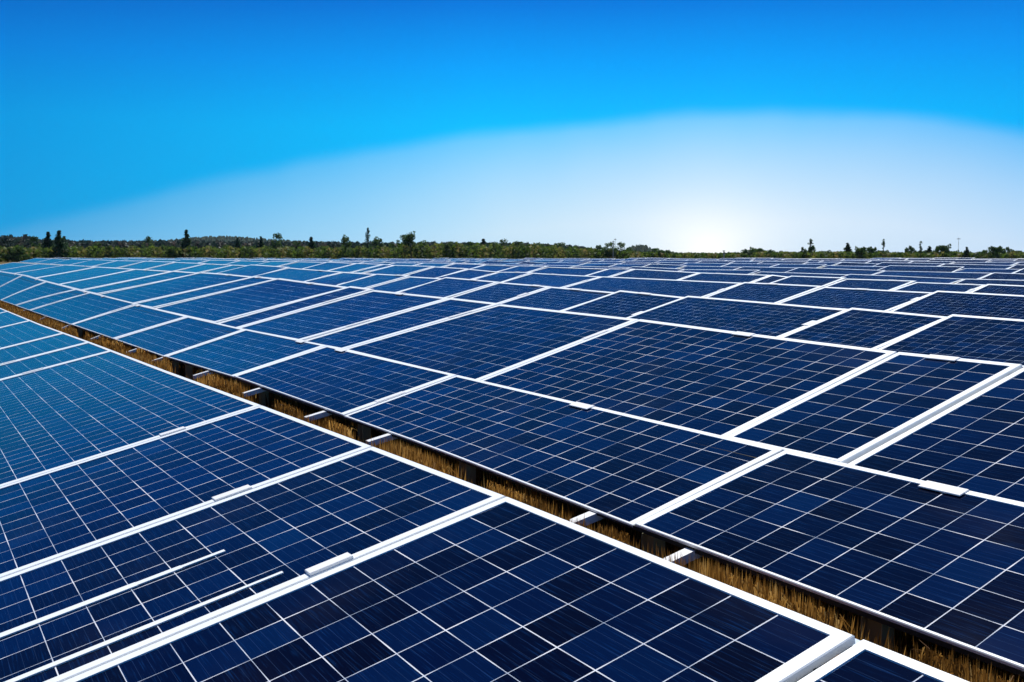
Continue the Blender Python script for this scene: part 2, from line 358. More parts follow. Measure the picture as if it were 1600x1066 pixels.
def block_on(mb, P, w, L, a0, a1, t0, t1, z0, z1, ch=.006):
    """a low chamfered block lying on the surface between a0..a1 (metres from the left) and t0..t1 (metres from the lower edge)"""
    q = [(a0, t0), (a1, t0), (a1, t1), (a0, t1)]
    mb.box8([P(a / w, t / L, z0) for a, t in q] + [P(a / w, t / L, z1 - ch) for a, t in q])
    q2 = [(a0 + ch, t0 + ch), (a1 - ch, t0 + ch), (a1 - ch, t1 - ch), (a0 + ch, t1 - ch)]
    mb.box8([P(a / w, t / L, z1 - ch) for a, t in q] + [P(a / w, t / L, z1) for a, t in q2])

def in_view(P):
    for a in (0, .25, .5, .75, 1):
        for t in (0, .5, 1):
            x, y, z = P(a, t); f = x * FW[0] + y * FW[1]; r = x * RT[0] + y * RT[1]; w_ = z - H
            p = R(5.03); fc = f * math.cos(p) - w_ * math.sin(p); uc = w_ * math.cos(p) + f * math.sin(p)
            if fc > .1 and abs(r / fc) < 800 / 1535 and abs(uc / fc) < 533 / 1535: return True
    return False
def number_row(row, S, jit=(0, 0, 0, 0)):      # place of each panel counted from the right edge of what the photograph shows
    vis = [in_view(panel_surface(row, S[i], S[i + 1], jit)[0]) for i in range(len(S) - 1)]
    res = []; off = 0
    for i in range(len(vis)):
        if vis[i]: res.append(sum(vis[i:]))
        elif any(vis[:i]): res.append(-sum(1 for q in range(max(j for j in range(len(vis)) if vis[j]) + 1, i + 1)))
        else: res.append(-100 - i)
    return res
PLACE = {'front': 'front row before the gap', 'second': 'second row behind the gap'}
def place(rn): return PLACE.get(rn, rn + ' row back')
TONES = {'front': 'dark', 'second': 'deep blue', 'third': 'navy blue'}
n_single = 0
FW_ = {'front': (.031, .03, .033), 'second': (.036, .013, .038), 'third': (.036, .022, .052), 'fourth': (.045, .04, .075), 'fifth': (.055, .05, .085), 'sixth': (.06, .05, .095)}
CLAMPS = {('front', 6): [(1.66, .15)], ('front', 7): [(1.53, .17)], ('front', 5): [(1.41, .20)], ('front', 4): [(1.28, .2)]}
for rn, row in ROWS.items():
    S = row['seams']; ws, wb, wt = FW_[rn]; ORD = number_row(row, S)
    far_row = rn in ('fourth', 'fifth', 'sixth')
    for i in range(len(S) - 1):
        J = {'front': .0, 'second': .006, 'third': .010, 'fourth': .025, 'fifth': .03, 'sixth': .035}[rn]
        jit = [rng.uniform(-J, J) for _ in range(4)]
        if rn == 'front' and i == 9: r2 = dict(row, gap=.005)
        elif rn == 'front' and i == 10: r2 = dict(row, gap=.020)
        else: r2 = row
        P, w, L = panel_surface(r2, S[i], S[i + 1], jit)
        um = S[i + 1][1]                                         # the side bars are broader towards the far left end
        ws = float(np.interp(um, [3.2, 4.4, 6.2, 11.5, 16], [.031, .043, .055, .09, .12])) if rn == 'front' else \
             float(np.interp(um, [3.2, 6.3, 9, 12, 16, 20, 30, 60], [.036, .062, .095, .125, .155, .19, .25, .32]))
        if far_row: ws = .035 + ws * .42
        if rn == 'front' and i in (8, 9): ws = .042
        ws = min(ws, w * .18)
        if w < .05: continue
        na = max(2, min(24, int(w / .5))); ntt = 4
        ord_r = len(S) - 1 - i
        size = 'long' if w > 4.4 else 'wide' if w > 2.4 else 'narrow' if w < 1.2 else 'square-ish'
        x0, y0, z0 = P(.5, .5)
        base = (x0, y0, z0 - .05)
        t = empty('solar_panel', base)
        k_ = ORD[i]
        lab = f"{size} {TONES.get(rn, 'distant blue')} solar panel, {ordinal(k_)} from the right in the {place(rn)}" if k_ > 0 else \
              f"solar panel {ordinal(-k_)} beyond the right end of what is visible of the {rn} row" if k_ > -100 else f"solar panel beyond the visible left end of the {rn} row, {ordinal(-k_ - 99)} from its tip"
        tag(t, lab, 'solar panel', f'solar panels of the {rn} row')
        V, F = frame_geo(P, w, L, ws, wb, wt, na, ntt, .011 if rn == 'second' else .022)
        mesh_obj('frame', V, F, M_FRAME, t, base)
        nu, nv = max(2, round((w - 2 * ws) / .158)), max(3, round((L - wb - wt) / .152))
        V, F, UV = sheet_geo(P, w, L, ws, wb, wt, na, ntt, nu, nv)
        mesh_obj('cell_sheet', V, F, M_CELL if (rn == 'front' and S[i][0] < 12) or S[i][0] < 6.5 else M_CELL_FINE, t, base, uvs=UV, smooth=True)
        # clamps on the right-hand side bar and on the upper bar
        cl = []
        if rn == 'front':
            cl = [(w - .062, w - .002, c - ln / 2, c + ln / 2, .006) for c, ln in CLAMPS.get((rn, i), [])]
            if i == 8: cl = [(w - .055, w - .004, 1.43, 1.59, .010)]
        elif rn in ('second', 'third'):
            for _ in range(rng.choice((0, 1, 1))):
                c = rng.uniform(.25, L - .35); ln = rng.uniform(.16, .3); cl.append((w - .062, w - .004, c, c + ln, .004))
            if rng.random() < .7:
                c = rng.uniform(.2, max(.25, w - .5)); cl.append((c, c + .18, L - .075, L - .004, .006))
        else:
            if rng.random() < .6: c = rng.uniform(.3, w - .6); cl.append((c, c + .3, L - wt - .02, L - .01, .010))
            if rng.random() < .6: c = rng.uniform(.2, L - .5); cl.append((w - .12, w - .01, c, c + .22, .010))
        for (a0, a1, t0, t1, h) in cl:
            mb = MB(); block_on(mb, P, w, L, a0, a1, t0, t1, .0005, h, .002); mb.build('clamp', M_CLAMP, t, base)
        n_single += 1

# narrow cover strip lying on the front row between its narrow panels (ends part way up)
def front_P(u, d, up=0.0): 
    t = (d + .30) / 2.18; r = ROWS['front']
    return (-u, d - .22 * up, H - (r['c0'](u) * (1 - t) + r['c1'](u) * t) + up)
def strip(u, d0, d1, w, h):
    mb = MB(); n = 8
    for i in range(n):
        a, b = d0 + (d1 - d0) * i / n, d0 + (d1 - d0) * (i + 1) / n
        wa = w * (1 if i < n - 2 else .8 if i == n - 2 else .55); wb2 = w * (1 if i + 1 < n - 1 else .55 if i == n - 1 else .8)
        mb.box8([front_P(u + wa / 2, a, -.0035), front_P(u - wa / 2, a, -.0035), front_P(u - wb2 / 2, b, -.0035), front_P(u + wb2 / 2, b, -.0035),
                 front_P(u + wa / 2, a, h), front_P(u - wa / 2, a, h), front_P(u - wb2 / 2, b, h), front_P(u + wb2 / 2, b, h)])
    o = mb.build('cover_strip', M_FRAME, None, front_P(u, .2)); return tag(o, 'thin white cover strip on the front row, ' + ('close beside the wide clamped seam' if u < 3.4 else 'tapering off in the middle of its panel'), 'cover strip')
strip(3.225, -.30, 1.06, .032, .0015); strip(3.66, -.30, .98, .042, .0015)

# ------------------------------------------------------------------ far rows
def frange_seams(rr, u0, u1, wmin, wmax):
    s = [u0]
    while s[-1] < u1: s.append(s[-1] + rr.uniform(wmin, wmax))
    return [(q, q) for q in reversed(s)]
rest_V, rest_F, rest_M, rest_UV = [], [], [], []
for idx, (rn, d1, pts) in enumerate(FAR):
    rr = random.Random(100 + idx)
    c1 = curve(pts); row = dict(d0=d1 - 1.75, d1=d1, c0=low(c1, .40), c1=c1, gap=.02)
    umax = min(math.sqrt(max(168 ** 2 - d1 ** 2, 0)), d1 / math.tan(R(3.2)))
    S = frange_seams(rr, d1 * .44, umax, 2.6 + d1 * .016, 6.0 + d1 * .02)
    ORD = number_row(row, S)
    ws, wt = .05 + d1 * .0006, .055 + d1 * .0005
    for i in range(len(S) - 1):
        J = .05 + d1 * .0002
        P, w, L = panel_surface(row, S[i], S[i + 1], [rr.uniform(-J, J) for _ in range(4)])
        V, F = frame_geo(P, w, L, ws, .08, wt, 1, 1)
        nu, nv = round(w / .158), 10
        V2, F2, UV2 = sheet_geo(P, w, L, ws, .08, wt, 1, 1, nu, nv)
        Fs = F + [tuple(len(V) + q for q in f) for f in F2]; fm = [0] * len(F) + [1] * len(F2)
        uv = [(0, 0)] * (4 * len(F)) + UV2
        ord_r = len(S) - 1 - i
        if n_single < 296 and (idx < 5):
            x0, y0, z0 = P(.5, .5)
            o = mesh_obj('solar_panel', V + V2, Fs, [M_FRAME, M_CELL_FINE], None, (x0, y0, z0 - .05), uvs=uv, fmat=fm)
            k_ = ORD[i]
            lab = f"tiny distant solar panel, {ordinal(k_)} from the right in the {rn} row back" if k_ > 0 else \
                  f"tiny solar panel {ordinal(-k_)} beyond the right end of what is visible of the {rn} row" if k_ > -100 else f"tiny solar panel beyond the visible left end of the {rn} row, {ordinal(-k_ - 99)} from its tip"
            tag(o, lab, 'solar panel', f'solar panels of the {rn} row')
            n_single += 1
        else:
            k0 = len(rest_V); rest_V += V + V2; rest_F += [tuple(k0 + q for q in f) for f in Fs]; rest_M += fm; rest_UV += uv
if rest_V:
    o = mesh_obj('distant_solar_panels', rest_V, rest_F, [M_FRAME, M_CELL_FINE], uvs=rest_UV, fmat=rest_M)
    tag(o, 'far mass of solar panel rows merging into a pale band before the trees', 'solar panels', kind='stuff')
print('single panels', n_single)

# ------------------------------------------------------------------ racks under the rows
def rack(rn, us, label, posts=True, beams=True, umin=-3.7, umax=60):
    row = ROWS[rn]; d0, d1, c0, c1 = row['d0'], row['d1'], row['c0'], row['c1']
    def Q(u, d, up=0.0):
        t = (d - d0) / (d1 - d0); return (-u, d, H - (c0(u) * (1 - t) + c1(u) * t) + up)
    base = (-us[len(us) // 2], (d0 + d1) / 2, soil_z(-us[len(us) // 2], (d0 + d1) / 2))
    t = empty('mounting_rack', base); tag(t, label, 'rack', 'racks carrying the rows of panels')
    for u in us:
        wp = .036 if rn == 'second' else .04
        dp = d0 + .062
        for d in (dp, d1 - .25):
            gz = soil_z(-u, d) - .05; x, y, z = Q(u, d, -.052)
            mb = MB()                                                    # a C-section post: web and two flanges
            mb.box(x - wp, x + wp, y - .004, y + .004, gz, z); mb.box(x - wp - .004, x - wp, y - .03, y + .03, gz, z); mb.box(x + wp, x + wp + .004, y - .03, y + .03, gz, z)
            mb.build('post', M_POST, t, base)
    if beams:
        for u in beams:
            mb = MB(); e0 = d0 - .15
            a, b = Q(u, e0, -.051), Q(u, d1 - .1, -.051); h = .036; q = .024
            mb.box8([(a[0] - q, a[1], a[2]), (a[0] + q, a[1], a[2]), (b[0] + q, b[1], b[2]), (b[0] - q, b[1], b[2]),
                     (a[0] - q, a[1], a[2] + h), (a[0] + q, a[1], a[2] + h), (b[0] + q, b[1], b[2] + h), (b[0] - q, b[1], b[2] + h)])
            mb.build('rail', M_CLAMP, t, base)
    for d, hh in ((d0 + (.022 if rn == 'second' else .10), .05), (d1 - .12, .05)):
        mb = MB(); n = 60; uu = [umin + (umax - umin) * i / n for i in range(n + 1)]
        for i in range(n):
            hh = .016 if rn == 'second' and d < d0 + .1 else hh; p, q = Q(uu[i], d, -.013 if rn == 'second' else -.024), Q(uu[i + 1], d, -.013 if rn == 'second' else -.024)
            mb.box8([(q[0], d - .02, q[2] - hh), (p[0], d - .02, p[2] - hh), (p[0], d + .02, p[2] - hh), (q[0], d + .02, q[2] - hh),
                     (q[0], d - .02, q[2]), (p[0], d - .02, p[2]), (p[0], d + .02, p[2]), (q[0], d + .02, q[2])])
        mb.build('purlin', M_DARK, t, base)
    return t, Q
rB, QB = rack('second', [-2.6, -.4, .6, 1.95, 3.04, 4.60, 6.01, 8.17, 10.77, 11.39, 15.0, 18.5, 24, 29, 36, 45], 'dark steel rack with white rail ends holding the second row over dry grass', beams=[1.3, 2.75, 3.37, 5.47, 6.56, 8.05, 9.7, 11.7, 13.17, 16.02, 19.3, 22.85, 27, 33], umin=-3.7, umax=60)
rA, QA = rack('front', [.2, 3.1, 6.0, 9.0, 12, 15, 19, 24, 30], 'steel rack under the front row with a thin grey lip along its top', beams=None, umin=-1.7, umax=46)
mb = MB()
uu = [-1.75 + 47.6 * (i / 60) ** 1.6 for i in range(61)]
for p, q in zip(uu[:-1], uu[1:]):
    a, b = QA(p, 1.882, -.030), QA(q, 1.882, -.030)
    mb.box8([(b[0], 1.884, b[2] - .03), (a[0], 1.884, a[2] - .03), (a[0], 1.925, a[2] - .03), (b[0], 1.925, b[2] - .03), (b[0], 1.884, b[2]), (a[0], 1.884, a[2]), (a[0], 1.925, a[2]), (b[0], 1.925, b[2])])
mb.build('lip', M_STEEL, rA, tuple(rA.location))
rack('third', [-4, -1.4, 1.6, 4.5, 7.5, 10.5, 14, 18, 23, 29, 36], 'rack hidden under the third row of panels', beams=None, umin=-5, umax=60)
for rn in ('fourth', 'fifth', 'sixth'):
    S = ROWS[rn]['seams']; u1, u0 = S[0][0], S[-1][0]
    rack(rn, [u0 + .4 + (u1 - u0 - .8) * i / 12 for i in range(13)], f'rack hidden under the {rn} row of panels', beams=None, umin=u0, umax=u1)

# ------------------------------------------------------------------ dry grass in the gap
def grass():
    r = np.random.default_rng(5)
    parts = []
    for (u0, u1, n, wd) in ((.2, 5, 42000, .0028), (5, 12, 36000, .0042), (12, 24, 26000, .007), (24, 48, 16000, .012)):
        u = r.uniform(u0, u1, n); d = np.where(r.uniform(0, 1, n) < .62, r.uniform(1.98, 2.46, n), r.uniform(1.7, 4.4, n))
        clump = np.sin(u * 9.1 + np.sin(d * 17) * 1.3) * .55 + np.sin(u * 23.0 + d * 31.0) * .5 + np.sin(u * 3.3 + d * 5.0) * .4
        keep = (clump + r.uniform(-.55, .55, n)) > -.25
        clump = clump[keep]
        u, d = u[keep], d[keep]; n = len(u)
        z = np.array([soil_z(-a, b) for a, b in zip(u, d)])
        room = np.interp(u, [0, 5, 12, 26, 48], [1.10, 1.08, 1.16, 1.33, 1.5])     # stay below the panels
        patch = np.interp(u, [1, 2.6, 2.9, 3.6, 4.0, 4.9, 5.3, 7.8, 8.3, 11, 12, 16, 22, 40], [.15, .30, -.2, -.3, .4, .5, -.25, -.35, .5, .4, 0, .1, .3, .2]) + .18 * np.sin(u * 7.7) * np.sin(u * 2.9 + d * 5)
        edge = np.interp(u, [-6, 3, 6.2, 12.6, 18, 26, 40, 60], [.9, .9, .95, 1.055, 1.155, 1.255, 1.36, 1.45])
        f = np.clip((d - 1.93) / .53, 0, 1)
        posts = np.array([1.95, 3.04, 4.60, 6.01, 8.17, 10.77, 11.39, 18.5])[None, :]; beside = np.any((u[:, None] > posts * .76 - .03) & (u[:, None] < posts * 1.02 + .04) & ((u / d)[:, None] > posts / 2.56 - .065 - .012 * posts) & ((u / d)[:, None] < posts / 2.56 + .055 + .012 * posts), axis=1)   # the grass is worn away beside each post
        room = np.where(d < 2.46, edge * (1 - f) + room * f + .012 - .055 * np.clip(patch, -.6, .5) + .05 * np.clip(-clump - .1, 0, 1), room + .02)
        room = np.where(beside, room + .40, room)
        rails = np.array([1.3, 2.75, 3.37, 5.47, 6.56, 8.05, 9.7, 11.7, 13.17, 16.02, 19.3, 22.85])[None, :]
        by_rail = np.any((u[:, None] > rails * .90 - .05) & (u[:, None] < rails + .04 + .004 * rails) & (np.abs((u / d)[:, None] - rails / 2.40) < .03 + .010 * rails), axis=1)
        room = np.where(by_rail, room + .10, room); room = np.where(d < 1.96, edge + .30, room); room = np.maximum(room, np.where(d < 2.47, .452 * d, 0))
        hmax = H - room - z
        h = hmax * np.clip(1.0 - np.abs(r.normal(0, .035, n)) * r.choice([1, 1, 2, 5], n), .3, 1.0)
        ang = r.uniform(0, 2 * np.pi, n); lean = r.uniform(.0, .42, n) ** 1.3 * h; la = r.uniform(0, 2 * np.pi, n)
        w = wd * r.uniform(.6, 1.8, n)
        x, y = -u, d
        dx, dy = np.cos(ang) * w, np.sin(ang) * w
        lx, ly = np.cos(la) * lean, np.sin(la) * lean * np.where(np.sin(la) > 0, .2, .6)
        a = np.stack([x - dx, y - dy, z], 1); b = np.stack([x + dx, y + dy, z], 1)
        m1 = np.stack([x - dx * .9 + lx * .35, y - dy * .9 + ly * .35, z + h * .6], 1); m2 = np.stack([x + dx * .9 + lx * .35, y + dy * .9 + ly * .35, z + h * .6], 1)
        tp = np.stack([x + lx, y + ly, z + h * (1 - .12 * (lean / h))], 1)
        # a seed head: a small fat diamond at the tip
        s1 = tp + np.stack([dx * 1.6, dy * 1.6, -h * .12], 1); s2 = tp + np.stack([-dx * 1.6, -dy * 1.6, -h * .12], 1); s3 = tp + np.stack([lx * .1, ly * .1, h * .02], 1)
        tone = np.repeat(np.clip(r.normal(.27 + .36 * patch + .24 * clump, .24, n), 0, .92), 8)
        V = np.stack([a, b, m1, m2, tp, s1, s2, s3], 1).reshape(-1, 3)
        k = np.arange(n)[:, None] * 8
        F = np.concatenate([k + [0, 1, 3], k + [0, 3, 2], k + [2, 3, 4], k + [5, 7, 6]], 0)
        parts.append((V, F, tone))
    # broken and bent stems lying through the standing grass
    for (u0, u1, n, wd) in ((.5, 5, 17000, .0014), (5, 12, 12000, .0026), (12, 24, 6000, .006)):
        u = r.uniform(u0, u1, n); d = r.uniform(1.97, 2.45, n)
        posts = np.array([1.95, 3.04, 4.60, 6.01, 8.17, 10.77, 11.39, 18.5])[None, :]
        q = (u / d)[:, None]; ok = ~np.any((q > posts / 2.56 - .04 - .008 * posts) & (q < posts / 2.56 + .04 + .008 * posts), axis=1)
        rails = np.array([1.3, 2.75, 3.37, 5.47, 6.56, 8.05, 9.7, 11.7, 13.17, 16.02, 19.3, 22.85])[None, :]; ok &= ~np.any(np.abs(q - rails / 2.40) < .035 + .010 * rails, axis=1)
        ok &= (np.sin(u * 13.0 + np.sin(d * 19) * 2) + np.sin(u * 5.1) * .8 + r.uniform(-.8, .8, n)) > -.2
        u, d = u[ok], d[ok]; n = len(u)
        dep = np.maximum(d * .449, np.interp(u, [0, 6.2, 12.6, 18, 26], [.92, .97, 1.075, 1.175, 1.275])) + np.interp(u, [0, 12, 26], [0.006, .03, .03]) + np.abs(r.normal(0, .10, n)) + .012
        a = np.stack([-u, d, H - dep], 1)
        th = r.normal(0, .55, n); ph = r.uniform(0, 6.28, n); L = r.uniform(.03, .12, n)
        v = np.stack([np.sin(th) * np.cos(ph), np.sin(th) * np.sin(ph) * .4, -np.cos(th)], 1) * L[:, None]
        side = np.stack([np.full(n, 1.0), np.full(n, .5), r.uniform(-.3, .3, n)], 1) * (wd * r.uniform(.6, 1.8, n))[:, None]
        V = np.stack([a - side, a + side, a + v + side * .6, a + v - side * .6], 1).reshape(-1, 3)
        k = np.arange(n)[:, None] * 4; F = np.concatenate([k + [0, 1, 2], k + [0, 2, 3]], 0)
        parts.append((V, F, np.repeat(np.clip(r.normal(.36 + .22 * np.sin(u * 3.7), .28, n), 0, .92), 4)))
    off = 0; Vs = []; Fs = []; Ts = []
    for V, F, t in parts: Vs.append(V); Fs.append(F + off); Ts.append(t); off += len(V)
    me = tri_mesh('dry_grass', np.concatenate(Vs), np.concatenate(Fs), M_STRAW, np.concatenate(Ts))
    o = bpy.data.objects.new('dry_grass', me); C.objects.link(o)
    tag(o, 'tall dry golden grass growing in the gap between the front and second rows', 'grass', kind='stuff')
grass()

# ------------------------------------------------------------------ trees
def leaves(r, centres, radii, per, size, flat=.7):
    """leaf tufts scattered through blobs; returns V, F, tone"""
    Vs, Ts = [], []
    for (c, rad) in zip(centres, radii):
        n = per
        p = r.normal(0, 1, (n, 3)); p /= np.linalg.norm(p, axis=1)[:, None] + 1e-6; p *= (r.uniform(.25, 1, n) ** .5)[:, None]
        p = p * np.array([rad, rad, rad * flat]) + np.array(c)
        a = r.normal(0, 1, (n, 3)); a /= np.linalg.norm(a, axis=1)[:, None]; b = r.normal(0, 1, (n, 3)); b -= (a * b).sum(1)[:, None] * a; b /= np.linalg.norm(b, axis=1)[:, None]
        s = size * r.uniform(.6, 1.5, n)[:, None]
        V = np.stack([p - a * s, p + a * s * .6 + b * s * .7, p + a * s * .4 - b * s * .8], 1).reshape(-1, 3)
        Vs.append(V); tone0 = r.uniform(.1, .9); Ts.append(np.repeat(np.clip(tone0 + r.normal(0, .18, n), 0, 1), 3))
    V = np.concatenate(Vs); return V, np.arange(len(V)).reshape(-1, 3), np.concatenate(Ts)
def crown_mesh(kind, seed):                   # unit height 1
    r = np.random.default_rng(seed); cs, rs = [], []
    if kind == 'conifer':
        for k in range(16):
            h = .12 + .86 * k / 15; rad = (1 - h) * .25 + .012
            for j in range(7 if k < 12 else 3):
                t = r.uniform(0, 6.28); q = rad * r.uniform(.2, .7); cs.append((math.cos(t) * q, math.sin(t) * q, h + r.uniform(-.02, .02))); rs.append(rad * .5 + .010)
        per, size, fl = 22, .030, .6
    elif kind == 'poplar':
        for k in range(20):
            h = .30 + .68 * k / 19; t = r.uniform(0, 6.28); rad = .055 * math.sin(math.pi * min(1, .15 + .85 * (k + 1) / 21)) + .012
            cs.append((math.cos(t) * rad * .6, math.sin(t) * rad * .6, h)); rs.append(rad)
        per, size, fl = 40, .016, 1.3
    elif kind == 'broad':
        for k in range(26):
            t = r.uniform(0, 6.28); h = r.uniform(.30, .92); q = .30 * math.sqrt(max(.05, 1 - ((h - .55) / .42) ** 2)) * r.uniform(.2, 1)
            cs.append((math.cos(t) * q, math.sin(t) * q, h)); rs.append(r.uniform(.07, .14))
        per, size, fl = 60, .026, .9
    elif kind == 'sparse':
        for k in range(13):
            t = r.uniform(0, 6.28); h = r.uniform(.40, .97); q = r.uniform(0, .2) * (1.1 - h)
            cs.append((math.cos(t) * q, math.sin(t) * q, h)); rs.append(r.uniform(.035, .07))
        per, size, fl = 30, .024, 1
    else:                                     # bush: wider than tall
        for k in range(26):
            t = r.uniform(0, 6.28); h = r.uniform(.12, .85); q = .75 * math.sqrt(max(.05, 1 - h ** 2)) * r.uniform(.1, 1)
            cs.append((math.cos(t) * q, math.sin(t) * q, h)); rs.append(r.uniform(.12, .22))
        per, size, fl = 70, .050, .85
    V, F, T = leaves(r, cs, rs, per, size, fl); return V, F, T, cs
PROTO = {}
for kind, mat in (('conifer', M_DARKLEAF), ('poplar', M_DARKLEAF), ('broad', M_LEAF), ('sparse', M_LEAF), ('bush', M_LEAF)):
    for s in range(3):
        V, F, T, cs = crown_mesh(kind, 40 + s * 7 + len(kind))
        cm = tri_mesh('crown', V, F, mat, T)
        mb = MB(); top = .95 if kind in ('conifer', 'poplar', 'sparse') else .55
        mb.tube((0, 0, -.06), (0.01, 0, top * .5), .020, .012); mb.tube((0.01, 0, top * .5), (0, .01, top), .012, .004)
        rr = random.Random(s)
        for c in rr.sample(cs, 6): mb.tube((0.005, 0, max(.08, c[2] * .55)), c, .008, .003, 4)
        me = bpy.data.meshes.new('trunk'); me.from_pydata(mb.v, [], mb.f); me.materials.append(M_BARK)
        PROTO[(kind, s)] = (cm, me)
def px_az(x): return math.degrees(math.atan((x - 800) / 1541.0))
# bearing (deg), distance (m), top of crown above the far edge of the panels as an angle, kind, width factor
T = []
def add(x, y, kind, wf=1.0, dist=185.0): T.append((x, y, kind, wf, dist))
for x, y, k, w in [(24, 384, 'bush', 1.1), (42, 385, 'bush', 1.0), (57, 369, 'sparse', 1.2), (76, 363, 'conifer', 1.0), (94, 362, 'conifer', 1.15), (101, 370, 'conifer', 1.0), (122, 384, 'bush', .6), (153, 378, 'broad', .9),
    (172, 385, 'broad', 1), (205, 384, 'bush', .9), (232, 369, 'broad', .8), (254, 383, 'broad', 1), (292, 361, 'conifer', .95), (271, 384, 'bush', .7), (325, 385, 'bush', .8), (352, 383, 'broad', 1), (372, 373, 'conifer', .9), (392, 384, 'bush', .8),
    (408, 371, 'conifer', .9), (431, 364, 'broad', .8), (447, 383, 'bush', .7), (465, 378, 'broad', .9), (487, 371, 'conifer', 1.1), (516, 385, 'bush', .9), (540, 367, 'broad', .62), (556, 386, 'bush', .7), (575, 357, 'poplar', 1.1), (590, 370, 'broad', .85),
    (612, 381, 'broad', .8), (633, 366, 'broad', .9), (642, 362, 'sparse', 1.5), (660, 376, 'broad', 1.2), (682, 380, 'broad', 1.2), (702, 378, 'broad', 1.2), (722, 381, 'bush', 1), (738, 378, 'broad', 1.1), (755, 374, 'conifer', 1.3), (770, 378, 'broad', 1.2), (786, 374, 'broad', .9), (803, 381, 'bush', 1),
    (812, 377, 'broad', 1.3), (835, 379, 'bush', .9), (852, 381, 'bush', .9), (874, 379, 'broad', 1.3), (893, 385, 'bush', 1), (912, 387, 'bush', .9), (941, 383, 'bush', .8), (952, 379, 'broad', 1.3), (971, 379, 'broad', 1.3), (985, 387, 'bush', .9),
    (1028, 388, 'bush', 1.2), (1048, 391, 'bush', 1.1), (1145, 393, 'bush', 1.0), (1168, 388, 'bush', .9), (1182, 386, 'bush', 1.0), (1200, 389, 'bush', 1.0), (1256, 386, 'broad', .7), (1266, 375, 'sparse', 1.6), (1268, 383, 'broad', .8), (1287, 391, 'bush', 1.1), (1324, 381, 'conifer', 1.5),
    (1343, 385, 'broad', 1.1), (1353, 384, 'broad', 1.2), (1362, 385, 'broad', 1.1), (1380, 374, 'sparse', .8), (1378, 390, 'bush', 1), (1419, 384, 'broad', .8), (1427, 387, 'broad', .9), (1438, 378, 'sparse', 1), (1440, 390, 'bush', .7), (1452, 386, 'conifer', 1.6), (1467, 382, 'broad', 1.2), (1475, 381, 'broad', 1.2), (1490, 391, 'bush', .9),
    (1510, 387, 'conifer', 1.3), (1534, 391, 'bush', 1), (1554, 383, 'broad', 1.2), (1562, 386, 'bush', .8), (1577, 386, 'broad', .9), (1589, 390, 'bush', .9), (1612, 388, 'broad', 1), (-14, 380, 'broad', 1), (-40, 376, 'conifer', 1.1), (1640, 384, 'broad', 1)]:
    if x > 1240 and k == 'broad': k, w = 'bush', .55 * w
    if k == 'sparse' and x < 1000: k, w = 'broad', .6 * w
    if k == 'conifer': w *= 1.45
    add(x, y, k, w)
T.sort()
DESC = {'conifer': 'dark pointed conifer', 'poplar': 'tall slim columnar tree', 'broad': 'leafy green tree', 'sparse': 'thin loose-crowned tree', 'bush': 'low round bush'}
rr = random.Random(3)
pop_i = [i for i, q in enumerate(T) if q[2] == 'poplar'][0]
for i, (x, y, kind, wf, dist) in enumerate(T):
    dist += rr.uniform(-4, 8)
    px, py = polar(px_az(x), dist); gz = soil_z(px, py)
    h = (398.5 - y) / 1541.0 * dist * math.cos(R(px_az(x))) + (H - gz)
    cm, tm = PROTO[(kind, rr.randrange(3))]
    name = 'bush' if kind == 'bush' else 'tree'
    o = empty(name, (px, py, gz)); o.rotation_euler.z = rr.uniform(0, 6.28); o.scale = (h * wf, h * wf, h)
    if i == pop_i: lab = 'tallest slim columnar tree, standing highest above the far tree line'
    elif i < pop_i: lab = f"{DESC[kind]}, {ordinal(pop_i - i)} to the left of the tallest slim tree beyond the panels"
    else: lab = f"{DESC[kind]}, {ordinal(i - pop_i)} to the right of the tallest slim tree beyond the panels"
    tag(o, lab, name, 'trees and bushes beyond the solar field')
    for nm, me in (('crown', cm), ('trunk', tm)):
        c = bpy.data.objects.new(nm, me); C.objects.link(c); c.parent = o

# undergrowth band, woodland behind and the low hills
def band(name, x0, x1, topf, dist, dd, n, size, mat, seed, label, zb=0):
    r = np.random.default_rng(seed)
    x = r.uniform(x0, x1, n); D = dist + r.uniform(-dd, dd, n)
    az = np.degrees(np.arctan((x - 800) / 1541.0)); a = np.radians(az)
    X = D * (FW[0] * np.cos(a) + RT[0] * np.sin(a)); Y = D * (FW[1] * np.cos(a) + RT[1] * np.sin(a))
    top = np.interp(x, [p[0] for p in topf], [p[1] for p in topf])
    lump = np.sin(x * .21 + seed) * .5 + np.sin(x * .57 + 2 * seed) * .35 + np.sin(x * 1.13) * .25
    hh = ((398.5 - top) / 1541.0 * D * np.cos(a)) * (1 + (.30 if dist < 250 else .12) * lump) + H - .7
    hh = np.maximum(hh, .3)
    Z = .7 + hh * r.uniform(0, 1, n) ** .7
    p = np.stack([X, Y, Z], 1)
    q = r.normal(0, 1, (n, 3)); q /= np.linalg.norm(q, axis=1)[:, None]; b = r.normal(0, 1, (n, 3)); b -= (q * b).sum(1)[:, None] * q; b /= np.linalg.norm(b, axis=1)[:, None]
    s = size * r.uniform(.6, 1.5, n)[:, None]
    V = np.stack([p - q * s, p + q * s * .6 + b * s * .7, p + q * s * .4 - b * s * .8], 1).reshape(-1, 3)
    tone = np.clip(.5 + .3 * np.sin(x * .16 + 3 * seed) + .22 * np.sin(x * .53 + D) + r.normal(0, .16, n), 0, 1)
    me = tri_mesh(name, V, np.arange(3 * n).reshape(-1, 3), mat, np.repeat(tone, 3))
    o = bpy.data.objects.new(name, me); C.objects.link(o); tag(o, label, 'vegetation', kind='stuff')
